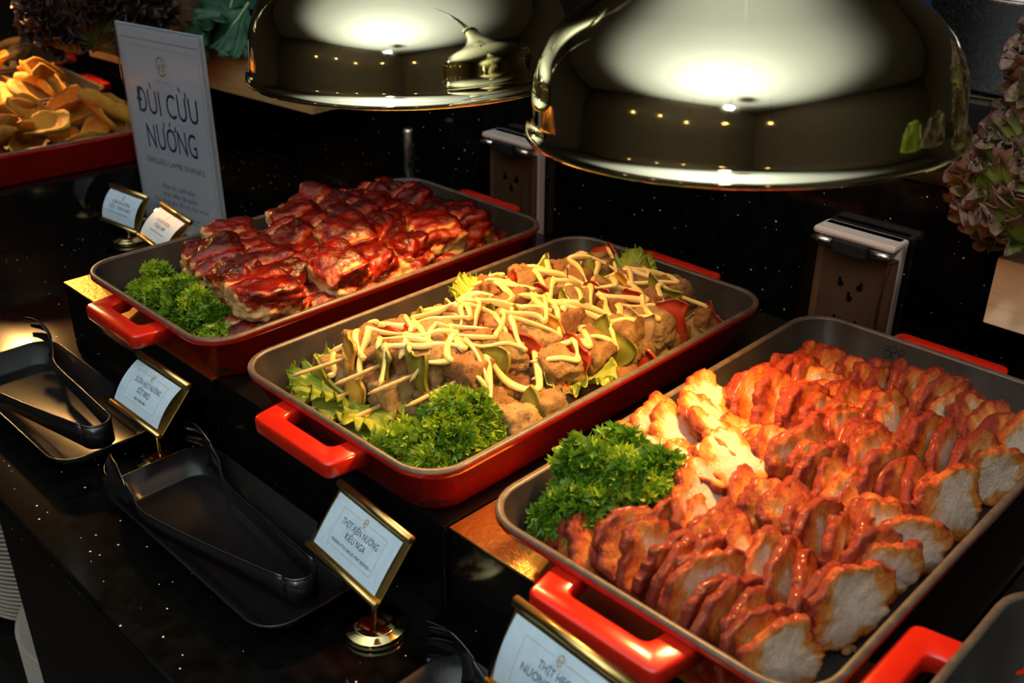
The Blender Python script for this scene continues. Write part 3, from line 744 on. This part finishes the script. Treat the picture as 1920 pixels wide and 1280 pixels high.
def drape_tree(items):
    V, F = [], []
    for me, mt in items:
        b = len(V); V += [mt @ v.co for v in me.vertices]; F += [tuple(i + b for i in p.vertices) for p in me.polygons]
    return BVHTree.FromPolygons(V, F)
TREE = drape_tree(CHUNKS)
def drizzle(t, mt, x0, y0, y1, amp, per, seed):
    r_ = random.Random(seed); pts = []; n = int((y1 - y0) / per * 26); ph = r_.uniform(0, 6)
    for i in range(n + 1):
        f = i / n; y = y0 + (y1 - y0) * f
        a = 2 * PI * (y - y0) / per + ph + .9 * noise.noise(Vector((f * 7, seed, 0)))
        x = x0 + amp * math.sin(a) * (1 + .5 * noise.noise(Vector((f * 5, seed, 3)))) + .006 * noise.noise(Vector((f * 4, seed, 8)))
        y += .5 * per * math.sin(2 * a) * .14 + .005 * noise.noise(Vector((f * 9, seed, 5)))
        h = TREE.ray_cast(Vector((x, y, .4)), Vector((0, 0, -1)))
        z = h[0].z if h[0] else FLOOR_Z + .012
        pts.append(Vector((x, y, z)))
    zs = [p.z for p in pts]
    for _ in range(3):   # thick sauce bridges the gaps between the pieces
        zs = [max(zs[i], .5 * zs[i] + .25 * (zs[max(i - 2, 0)] + zs[min(i + 2, len(zs) - 1)])) for i in range(len(zs))]
        zs = [(zs[max(i - 1, 0)] + 2 * zs[i] + zs[min(i + 1, len(zs) - 1)]) / 4 for i in range(len(zs))]
    for p, z in zip(pts, zs): p.z = z + .0010
    rad = [.0028 * (1 + .9 * noise.noise(Vector((i * .17, seed, 1)))) for i in range(len(pts))]
    rad[0] = rad[-1] = .0008
    inv = mt.inverted()
    M('mayonnaise_drizzle', tube([inv @ p for p in pts], rad, 8, flat=.72), MAYO, t)
for k, (t, mt, L) in enumerate(SKEW):
    x, y = mt.translation.x, mt.translation.y
    if k >= 12:
        drizzle(t, mt, x, y + .002, y + L + .002, .020, .046, k * 7 + 3)
        if k % 4 == 1: drizzle(t, mt, x + .012, y + .012, y + L - .012, .012, .060, k * 3 + 1)
    elif k in (0, 1, 6, 9, 2, 3): drizzle(t, mt, x - .004, y, y + L, .014, .050, k + 90)
    elif k in (4, 10): drizzle(t, mt, x + .010, y + .01, y + L, .016, .052, k + 60)

# ------------------------------------------------------------------ lettuce leaves under the skewers
LM = []
for s in range(3):
    v, f, a = fan_leaf(s + 2, 1.0, 12, 150, 2.6, .10, 8, .25, .04, frill=.075, fk=52); LM.append(mesh('lettuce_leaf', (v, f), LETTUCE, attr={'edge': a}))
for i, (x, y, z, sz, yaw, rx, lab) in enumerate((
        (-.056, -.128, .094, .052, 2.6, .15, 'frilly green lettuce leaf in the corner under the skewer tips'),
        (-.030, -.130, .092, .052, 3.4, .10, 'frilly green lettuce leaf beneath the protruding skewer sticks'),
        (.004, -.128, .088, .050, 3.3, .02, 'frilly green lettuce leaf beside the parsley on the skewer tray'),
        (.062, -.012, .104, .042, -1.75, .25, 'frilly green lettuce leaf poking out at the side of the skewers'),
        (-.070, .030, .112, .036, 1.5, .35, 'frilly green lettuce leaf behind the skewers beside the rib tray'),
        (-.01, .155, .118, .030, .2, .6, 'tiny frilly lettuce leaf at the far end of the skewers'))):
    o = M('lettuce_leaf', LM[i % 3], None, loc=(x, y, z), rot=(rx, 0, yaw)); o.scale = (sz, sz, sz)
    tag(o, lab, 'lettuce', 'lettuce leaves under the skewers')

# ------------------------------------------------------------------ curly parsley
def sprig_vf(seed):
    r_ = random.Random(seed); parts = []
    for k in range(34):
        th = r_.uniform(0, 6.28); ph = math.acos(1 - r_.random() * .95)
        d = Vector((math.sin(ph) * math.cos(th), math.sin(ph) * math.sin(th), math.cos(ph)))
        c = d * r_.uniform(.0075, .0125)
        V = [Vector((0, 0, 0))]; n = 7; F = []
        for i in range(2 * n + 1):
            a = (i / (2 * n) - .5) * 3.6; rr = (.0062 if i % 2 else .0038) * r_.uniform(.85, 1.15)
            V.append(Vector((rr * math.sin(a), rr * math.cos(a), .0022 * math.sin(a * 3.3 + k) + (.0016 if i % 2 else -.0005))))
        for i in range(2 * n): F.append((0, i + 1, i + 2))
        q = d.to_track_quat('Y', 'Z') @ Euler((r_.uniform(-.9, .9), r_.uniform(0, 6.28), r_.uniform(-.5, .5))).to_quaternion()
        parts.append(xf((V, F), Matrix.Translation(c) @ q.to_matrix().to_4x4()))
        parts.append(tube([(0, 0, -.004), tuple(c * .6), tuple(c)], [.0005, .0004, .0003], 4, cap=False))
    return join(*parts)
SPR = [mesh('parsley_sprig', sprig_vf(s), PARSLEY, smooth=False) for s in range(5)]
def parsley(pts, label, tr, zb=FLOOR_Z):
    x0 = sum(p[0] for p in pts) / len(pts); y0 = sum(p[1] for p in pts) / len(pts)
    t = thing('parsley_bunch', label, 'parsley', (x0, y0, zb), (0, 0, 0), 'curly parsley garnishes')
    for x, y, r, h in pts:
        n = int(16 * (r / .02) ** 2 * (h / .04) ** .5)
        for k in range(n):
            a = rng.uniform(0, 6.28); q = rng.random() ** .5; dx, dy = r * q * math.cos(a), r * q * math.sin(a)
            z = h * (1 - .75 * q * q) * rng.uniform(.55, 1.0)
            z = max(z, .014); px = min(max(x + dx, tr[0] - .074 - z * .30), tr[0] + .078); py = max(y + dy, tr[1] - .156 - z * .35); dx, dy = px - x, py - y
            o = bpy.data.objects.new('sprig', SPR[rng.randrange(5)]); link(o, t)
            o.location = (x + dx - x0, y + dy - y0, z); s = rng.uniform(.85, 1.25); o.scale = (s, s, s)
            o.rotation_euler = (rng.uniform(-.3, .3) - dy / r * .6, rng.uniform(-.3, .3) + dx / r * .6, rng.uniform(0, 6.28))
    M('stems', join(*[tube([(p[0] - x0, p[1] - y0, .004), (p[0] - x0 + .006, p[1] - y0 + .01, p[3] * .7)], .0012, 6) for p in pts]), STEM, t)
parsley([(.196, -.148, .020, .050), (.180, -.128, .022, .060), (.206, -.118, .022, .066), (.216, -.098, .018, .066), (.188, -.096, .020, .062), (.200, -.160, .014, .040), (.176, -.150, .016, .046), (.224, -.112, .014, .058)], 'bunch of curly parsley at the corner of the sliced pork tray', (.265, .005))
parsley([(.050, -.150, .020, .042), (.075, -.142, .022, .050), (.058, -.128, .018, .052), (.083, -.156, .016, .034), (.070, -.116, .014, .052), (.040, -.158, .014, .026)], 'bunch of curly parsley before the meat skewers', (0, 0))
parsley([(-.330, -.150, .018, .036), (-.302, -.152, .018, .038), (-.272, -.148, .020, .040), (-.245, -.155, .019, .038), (-.220, -.158, .017, .032), (-.198, -.160, .012, .024)], 'long row of curly parsley before the glazed ribs', (-.263, 0))

# ------------------------------------------------------------------ tong trays and tongs
def strip_along(path, z0f, z1f, th=.0012):
    """flat metal strip standing on its edge, following a path"""
    V, F = [], []; N = len(path)
    for i, p in enumerate(path):
        p = Vector((p[0], p[1], 0)); a = Vector((*path[max(i - 1, 0)][:2], 0)); b = Vector((*path[min(i + 1, N - 1)][:2], 0))
        d = (b - a).normalized(); nn = Vector((-d.y, d.x, 0)) * th / 2; f = i / (N - 1)
        z0, z1 = z0f(f), z1f(f)
        V += [p + nn + Vector((0, 0, z0)), p - nn + Vector((0, 0, z0)), p - nn + Vector((0, 0, z1)), p + nn + Vector((0, 0, z1))]
    for i in range(N - 1):
        for k in range(4):
            l = (k + 1) % 4; F.append((i * 4 + k, i * 4 + l, (i + 1) * 4 + l, (i + 1) * 4 + k))
    F += [(3, 2, 1, 0), tuple((N - 1) * 4 + k for k in range(4))]
    edge = tube([(p[0], p[1], z1f(i / (N - 1))) for i, p in enumerate(path)], .0011, 8)
    return join((V, F), edge)
def smooth_path(pts, n=6):
    out = []; P = [Vector((*p, 0)) for p in pts]
    for i in range(len(P) - 1):
        p0, p1, p2, p3 = P[max(i - 1, 0)], P[i], P[i + 1], P[min(i + 2, len(P) - 1)]
        for k in range(n):
            t = k / n; out.append(.5 * ((2 * p1) + (p2 - p0) * t + (2 * p0 - 5 * p1 + 4 * p2 - p3) * t * t + (3 * p1 - p0 - 3 * p2 + p3) * t ** 3))
    out.append(P[-1]); return [(p.x, p.y) for p in out]
def claw(a, b, inward, z0, z1, ):
    """bowl-shaped tong head ending in four tines, from a (arm end) to b (tip)"""
    a, b = Vector((*a, 0)), Vector((*b, 0)); d = b - a; nn = Vector((-d.y, d.x, 0)).normalized() * inward
    V, F = [], []; zc, hz = (z0 + z1) / 2, (z1 - z0) / 2; th = .0012
    def pt(s, t, k):
        wv = hz * (.42 + .58 * math.sin(min(1, s * 1.7) * PI / 2)); dep = .011 * math.sin(s * PI * .75) * (1 - t * t) - .006 * s * s
        return a + d * (s * (1 - .12 * t * t * (s > .5))) + Vector((0, 0, zc + wv * t)) - nn * (dep + k * th)
    def patch(s0, s1, t0, t1, ns, nt, taper=0.):
        b0 = len(V)
        for k in (0, 1):
            for i in range(ns + 1):
                for j in range(nt + 1):
                    s = s0 + (s1 - s0) * i / ns; tm = (t0 + t1) / 2; t = tm + (t0 + (t1 - t0) * j / nt - tm) * (1 - taper * i / ns); V.append(pt(s, t, k))
        m = (ns + 1) * (nt + 1)
        for i in range(ns):
            for j in range(nt):
                q = b0 + i * (nt + 1) + j; F.append((q, q + 1, q + nt + 2, q + nt + 1)); F.append((q + m, q + m + nt + 1, q + m + nt + 2, q + m + 1))
        for i in range(ns):
            for j in (0, nt):
                q = b0 + i * (nt + 1) + j; F.append((q, q + nt + 1, q + m + nt + 1, q + m))
        for j in range(nt):
            for i in (0, ns):
                q = b0 + i * (nt + 1) + j; F.append((q, q + m, q + m + 1, q + 1))
    patch(0, .55, -1, 1, 8, 10)
    for k in range(4):
        t0 = -1 + k * .5; patch(.55, 1.0, t0 + .03, t0 + .47, 6, 3, .55)
    return V, F
def tong_set(du, dv, labt, labn):
    t = thing('tong_tray', labt, 'tray', (du - .063, dv - .2450, 0.0), (0, 0, 0), 'black tong trays')
    L, W, r, H = .240, .098, .026, .020
    M('dish', loft([rr_loop(L - .03, W - .03, r * .6, 0), rr_loop(L - .026, W - .026, r * .65, .0012), rr_loop(L, W, r, H - .001), rr_loop(L, W, r, H), rr_loop(L - .003, W - .003, r - .0015, H),
                    rr_loop(L - .032, W - .032, r * .6, .0042), rr_loop(L - .036, W - .036, r * .55, .0030)], True, True), MELAMINE, t)
    g = thing('serving_tongs', labn, 'tongs', (du, dv, 0.0035), (0, 0, 0), 'black serving tongs')
    lo = [(.026, -.2585), (-.04, -.2735), (-.112, -.2880), (-.135, -.2850), (-.150, -.2835)]
    up = [(.026, -.2330), (-.04, -.2280), (-.105, -.2235), (-.135, -.2120), (-.152, -.2085)]
    z0 = lambda f: .006 + .004 * math.sin(f * PI); z1 = lambda f: .028 + .004 * f - .006 * math.sin(f * PI)
    M('arm', strip_along(smooth_path(lo), z0, z1), TONG, g); M('arm', strip_along(smooth_path(up), z0, z1), TONG, g)
    bend = [(.026 + .0128 * math.sin(a), -.24575 - .01275 * math.cos(a)) for a in [PI * k / 12 for k in range(13)]]
    M('bend', strip_along(bend, lambda f: .006, lambda f: .028), TONG, g)
    M('claw_head', claw((-.148, -.2837), (-.196, -.2775), -1, .000, .038), TONG, g)
    M('claw_head', claw((-.150, -.2087), (-.196, -.2100), 1, .002, .044), TONG, g)
tong_set(0, 0, 'black rounded tong tray before the middle skewers riser', 'black claw tongs on the tong tray beside the THỊT XIÊN card sign')
tong_set(-.288, -.010, 'black rounded tong tray before the rib riser', 'black claw tongs on the tong tray left of the SƯỜN HEO card sign')
tong_set(.330, -.014, 'black rounded tong tray before the sliced pork riser', 'black claw tongs under the THỊT HEO card sign')

# ------------------------------------------------------------------ wooden planter boxes with vegetables on the back ledge
def planter(x0, y0, x1, depth, z0, z1, rz, mat_, label):
    t = thing('planter_box', label, 'box', (x0, y0, z0), (0, 0, rz), 'wooden planter boxes')
    L, H = x1 - x0, z1 - z0; wt = .010
    M('front_board', rbox(L, wt, H, .0012, at=(L / 2, wt / 2, H / 2)), mat_, t, smooth=False)
    M('back_board', rbox(L, wt, H, .0012, at=(L / 2, depth - wt / 2, H / 2)), mat_, t, smooth=False)
    for x in (wt / 2, L - wt / 2): M('end_board', rbox(wt, depth - 2 * wt, H, .0012, at=(x, depth / 2, H / 2)), mat_, t, smooth=False)
    M('top_board', rbox(L - 2 * wt, depth - 2 * wt, .008, .0008, at=(L / 2, depth / 2, H - .005)), mat_, t, smooth=False)
planter(.279, .235, .98, .115, .144, .199, 0.0, WOOD, 'pale wooden planter box beside the sliced pork carrying red lettuce')
planter(-1.200, .200, -.632 + .006, .098, .138, .197, .075, WOOD2, 'honey coloured wooden planter box behind the lamb shank sign')

HLM = {}
def lettuce_head(x, y, z, s, matl, label, n=70, seed=0):
    if matl.name not in HLM:
        HLM[matl.name] = []
        for q in range(4):
            v, f, a = fan_leaf(q + 11, 1.0, 11, 150, 2.8, .10, 7, .35, .04, frill=.085, fk=50); HLM[matl.name].append(mesh('lettuce_leaf', (v, f), matl, attr={'edge': a}))
    t = thing('red_lettuce', label, 'lettuce', (x, y, z), (0, 0, 0), 'red leaf lettuces')
    r_ = random.Random(seed)
    for k in range(n):
        zz = 1 - 1.7 * (k + .5) / n; th = k * 2.39996; rr = math.sqrt(max(0, 1 - zz * zz))
        d = Vector((rr * math.cos(th), rr * math.sin(th), zz))
        o = bpy.data.objects.new('leaf', HLM[matl.name][k % 4]); link(o, t)
        q = s * r_.uniform(.60, .85)
        up = (Vector((0, 0, 1)) + .9 * d + Vector((r_.uniform(-.5, .5), r_.uniform(-.5, .5), 0))).normalized()
        nrm = (-d + Vector((r_.uniform(-.4, .4), r_.uniform(-.4, .4), r_.uniform(-.3, .3)))); xa = up.cross(nrm).normalized(); nrm = xa.cross(up)
        R3 = Matrix((xa, up, nrm)).transposed().to_4x4()
        o.matrix_basis = Matrix.Translation(d * s * .55 - Vector((0, 0, s * .12))) @ R3 @ Matrix.Diagonal((q, q, q, 1))
lettuce_head(.306, .262, .245, .074, REDLEAF, 'ruffled red leaf lettuce draped on the pale planter box', 80, 1)
lettuce_head(.322, .290, .330, .078, REDLEAF, 'ruffled red leaf lettuce stacked on the lower lettuce', 70, 5)
lettuce_head(.520, .262, .250, .075, REDLEAF, 'ruffled red leaf lettuce further along the pale planter box', 60, 8)
lettuce_head(.720, .262, .250, .075, LETTUCE, 'pale green lettuce at the far end of the pale planter box', 60, 9)
lettuce_head(-.938, .108, .243, .092, REDLEAF_D, 'dark red leaf lettuce drooping over the corner of the lamb shank sign', 80, 2)

def veg_leaf(x, y, z, s, rot, label, seed):
    t = thing('kale_leaf', label, 'leaf', (x, y, z), rot, 'blue-green leaves in the planter')
    v, f, a = fan_leaf(seed, s, 12, 110, 2.6, .10, 9, .2, .04, frill=.06, fk=44); M('blade', (v, f), KALE, t, attr={'edge': a})
    M('rib', tube([(0, -.02 * s, .0), (0, .3 * s, .03 * s), (0, .75 * s, .10 * s)], [.03 * s, .022 * s, .006 * s], 8), simple('pale_rib', (0.30, 0.42, 0.20), 0.4, nz=(50, (0.26, 0.38, 0.16))), t)
veg_leaf(-.850, .250, .250, .095, (-1.0, .2, 2.9), 'crinkled blue-green leaf with pale rib hanging from the planter box', 31)
veg_leaf(-.790, .262, .262, .085, (-.9, -.2, 3.3), 'crinkled blue-green leaf next to the gold heat lamp', 32)
veg_leaf(-.870, .275, .235, .090, (1.0, .1, .3), 'upright crinkled blue-green leaf at the back of the planter box', 33)
veg_leaf(-.800, .290, .240, .090, (1.1, .2, -.4), 'upright blue-green leaf partly hidden by the gold heat lamp', 34)
r_v, r_f = chunk(77, (.070, .06, .17), 2.2, .12, 3, n=14)
for q in r_v: q.x *= 1 - .25 * (q.z / .1) ** 2
tag(M('taro_root', (r_v, r_f), ROOT, loc=(-.985, .262, .240), rot=(.15, -.55, .3)), 'brown rough taro root lying on the planter box', 'root vegetable')
g_v, g_f = chunk(78, (.05, .05, .16), 2.4, .06, 3, n=12)
tag(M('green_squash', (g_v, g_f), LETTUCE, loc=(-1.085, .275, .225), rot=(.2, -.9, .2)), 'light green squash lying between taro root and dark lettuce', 'squash')

# ------------------------------------------------------------------ pot on cooker behind the lamp
t = thing('induction_cooker', 'black induction cooker on the back ledge under the steel pot', 'cooker', (.17, .60, .2252))
M('body', rbox(.30, .26, .032, .004, at=(0, 0, .016)), MELAMINE, t, smooth=False)
tag(M('glass_top', rbox(.29, .25, .003, .001, at=(0, 0, .0335)), BLACK, t, smooth=False), 'glossy black glass top')
t = thing('steel_pot', 'wide brushed steel pot on the black cooker behind the gold lamp', 'pot', (.17, .60, .2604))
M('pot_wall', lathe([(0, 0), (.118, 0), (.122, .004), (.125, .085), (.128, .087), (.126, .089), (.122, .085), (.119, .006), (0, .005)], 72), STEEL, t)
tag(M('blue_crate', rbox(.10, .06, .16, .01, at=(0, 0, .08)), BLUE, loc=(.005, .78, .2252)), 'dark blue crate behind the gold lamp on the back ledge', 'crate')

# ------------------------------------------------------------------ left-hand trays of bread
RZL = math.radians(-4)
nL = Vector((math.cos(RZL), math.sin(RZL), 0)); dL = Vector((-math.sin(RZL), math.cos(RZL), 0))
LT = [Vector((-.902, -.085, 0)), Vector((-1.146, -.045, 0)), Vector((-1.390, .010, 0))]
for k, lab in enumerate(('red tray of curled toasted flatbread beside the lamb shank sign', 'red tray of pale round flatbreads behind the curled flatbread', 'red tray of golden fried rings behind the round flatbreads')):
    p = LT[k]
    tray(p.x, p.y, RZL, lab)
    bt = thing('display_riser', 'black display riser under the ' + lab.split(' beside')[0].split(' behind')[0], 'riser', (p.x, p.y, 0), (0, 0, RZL), 'display risers')
    M('body', rbox(.238, .38, .0732, .001, at=(0, 0, .0366)), BLACK, bt, smooth=False)
    M('top_plate', rbox(.238, .38, .002, .0004, at=(0, 0, .0742)), BLACK, bt, smooth=False)
def chip_vf(seed, L=.062, W=.042, curl=1.2, th=.0035):
    r_ = random.Random(seed); nx, ny = 10, 8; V, F = [], []
    for s in (0, 1):
        for i in range(nx + 1):
            for j in range(ny + 1):
                a, b = i / nx * 2 - 1, j / ny * 2 - 1
                wv = math.sqrt(max(0, 1 - abs(a) ** 2.6)) * W / 2 * (1 + .15 * noise.noise(Vector((a * 2, seed, 0)))) + .001
                y = b * wv; ang = y * curl / (W / 2)
                rr = (W / 2) / curl
                V.append(Vector((a * L / 2, rr * math.sin(ang), rr * (1 - math.cos(ang)) + .006 * a * a + .004 * noise.noise(Vector((a * 2, b * 2, seed + .5))) - s * th)))
    m = (nx + 1) * (ny + 1); w_ = ny + 1
    for i in range(nx):
        for j in range(ny):
            q = i * w_ + j; F.append((q, q + w_, q + w_ + 1, q + 1)); F.append((q + m, q + m + 1, q + m + w_ + 1, q + m + w_))
    for i in range(nx):
        for j in (0, ny): q = i * w_ + j; F.append((q, q + m, q + m + w_, q + w_) if j == 0 else (q, q + w_, q + m + w_, q + m))
    for j in range(ny):
        for i in (0, nx): q = i * w_ + j; F.append((q, q + 1, q + m + 1, q + m) if i == 0 else (q, q + m, q + m + 1, q + 1))
    return V, F
CHIP = [mesh('flatbread', chip_vf(s, .084 + .008 * s, .054, 1.0 + .25 * s), FRIED) for s in range(4)]
r9 = random.Random(4)
for k in range(30):
    q = LT[0] + nL * r9.uniform(-.075, .075) + dL * r9.uniform(-.15, .16)
    o = M('flatbread', CHIP[k % 4], None, loc=(q.x, q.y, FLOOR_Z + .016 + .0014 * k + r9.uniform(-.004, .004)), rot=(r9.uniform(-.6, .6), r9.uniform(-.6, .6), r9.uniform(0, 6.28)))
    tag(o, 'curled toasted flatbread heaped in the left-hand red tray', 'flatbread', 'curled flatbreads')
rd = lathe([(0, .006), (.020, .007), (.030, .010), (.038, .014), (.044, .012), (.045, .006), (.040, .0), (0, -.001)], 36)
RDM = mesh('round_flatbread', rd, FRIED2)
for k, (a, b, h, tl) in enumerate(((-.04, -.10, .022, .5), (.045, -.12, .030, .6), (.05, -.02, .034, .6), (-.05, 0, .024, .4), (.02, .05, .030, .5), (.06, .10, .028, .6), (-.05, .10, .026, .4), (.0, -.06, .040, .55), (.02, .13, .036, .5))):
    q = LT[1] + nL * a + dL * b
    tag(M('round_flatbread', RDM, None, loc=(q.x, q.y, FLOOR_Z + h), rot=(.2, tl, .3 * k)), 'pale round flatbread with raised rim in the second red tray', 'flatbread', 'round flatbreads')
for k in range(10):
    q = LT[1] + nL * r9.uniform(-.07, .07) + dL * r9.uniform(-.02, .16)
    tag(M('flatbread_wedge', CHIP[(k + 1) % 4], None, loc=(q.x, q.y, FLOOR_Z + .045 + .003 * (k % 4)), rot=(r9.uniform(-.7, .3), r9.uniform(.1, .8), r9.uniform(0, 6.28))), 'toasted wedge lying among the pale round flatbreads', 'flatbread', 'flatbread wedges')
RING = [mesh('fried_ring', tube([(.026 * math.cos(a), .021 * math.sin(a), .003 * math.sin(2 * a)) for a in [2 * PI * (.08 + .84 * i / 22) for i in range(23)]], [.0075 * (1 - .25 * abs(i - 11) / 11) for i in range(23)], 10), FRIED2)]
for k in range(26):
    q = LT[2] + nL * r9.uniform(-.06, .08) + dL * r9.uniform(-.15, .16)
    tag(M('fried_ring', RING[0], None, loc=(q.x, q.y, FLOOR_Z + .014 + .0014 * k), rot=(r9.uniform(-.7, .7), r9.uniform(-.5, .7), r9.uniform(0, 6.28))), 'golden fried ring heaped in the third red tray', 'fried ring', 'fried rings')
q = LT[2] - nL * .20 + dL * .13
tag(M('paper_card', rbox(.055, .002, .12, .0, at=(0, 0, .06)), PAPER2, loc=(q.x, q.y, .0), rot=(-.08, 0, .5), smooth=False), 'pale upright card behind the tray of fried rings', 'card')
q = LT[2] - nL * .24 - dL * .02
tag(M('ham_pile', chunk(91, (.10, .20, .12), 2.4, .3, 3, n=16), RIB, loc=(q.x, q.y, .085), attr=None), 'dark red cured meat heap behind the fried rings', 'meat')

# ------------------------------------------------------------------ plates under the counter
PL = mesh('plate', lathe([(0, .0), (.062, .0), (.066, .002), (.100, .013), (.1035, .0145), (.1035, .0158), (.0985, .0150), (.066, .0055), (0, .0045)], 72), CERAMIC)
def plates(x, y, z, n, label, group):
    for k in range(n):
        o = M('dinner_plate', PL, None, loc=(x, y, z + k * .0062)); tag(o, label, 'plate', group)
plates(-.605, -.205, -.3698, 40, 'pale dinner plate in the tall stack under the counter', 'tall plate stack')
plates(-.392, -.225, -.3698, 14, 'pale dinner plate in the low stack under the counter', 'low plate stack')

# ------------------------------------------------------------------ lights of the dining room behind the photographer (seen mirrored in the lamps)
dl = thing('pendant_spotlight', 'black pendant spotlight hanging over the dining room', 'lamp', (1.02, -1.70, 1.20))
M('cord', tube([(0, 0, .10), (0, 0, .72)], .004, 8), BLACK, dl)
sh = mv(lathe([(.05, .16), (.085, .14), (.090, 0), (.082, .004)], 36), (0, 0, 0), (PI / 2 - .55, 0, .55)); ln_ = mv(lathe([(0, .006), (.082, .006)], 36), (0, 0, 0), (PI / 2 - .55, 0, .55))
M('housing', sh, BLACK, dl); M('lens', ln_, COOLGLOW, dl)
for k, (x, y, z) in enumerate(((-.9, -2.6, .75), (-.2, -2.9, .85), (.5, -2.8, .72), (1.3, -2.4, .78), (1.9, -1.6, .8), (1.6, -2.9, .9))):
    p = thing('pendant_bulb', 'small warm pendant bulb hanging in the dining room', 'lamp', (x, y, z), group='pendant bulbs')
    M('cord', tube([(0, 0, .03), (0, 0, 1.97 - z)], .003, 6), BLACK, p)
    M('globe', lathe([(0, -.04), (.02, -.034), (.036, -.01), (.034, .012), (.018, .03), (0, .034)], 20), WARMGLOW, p)
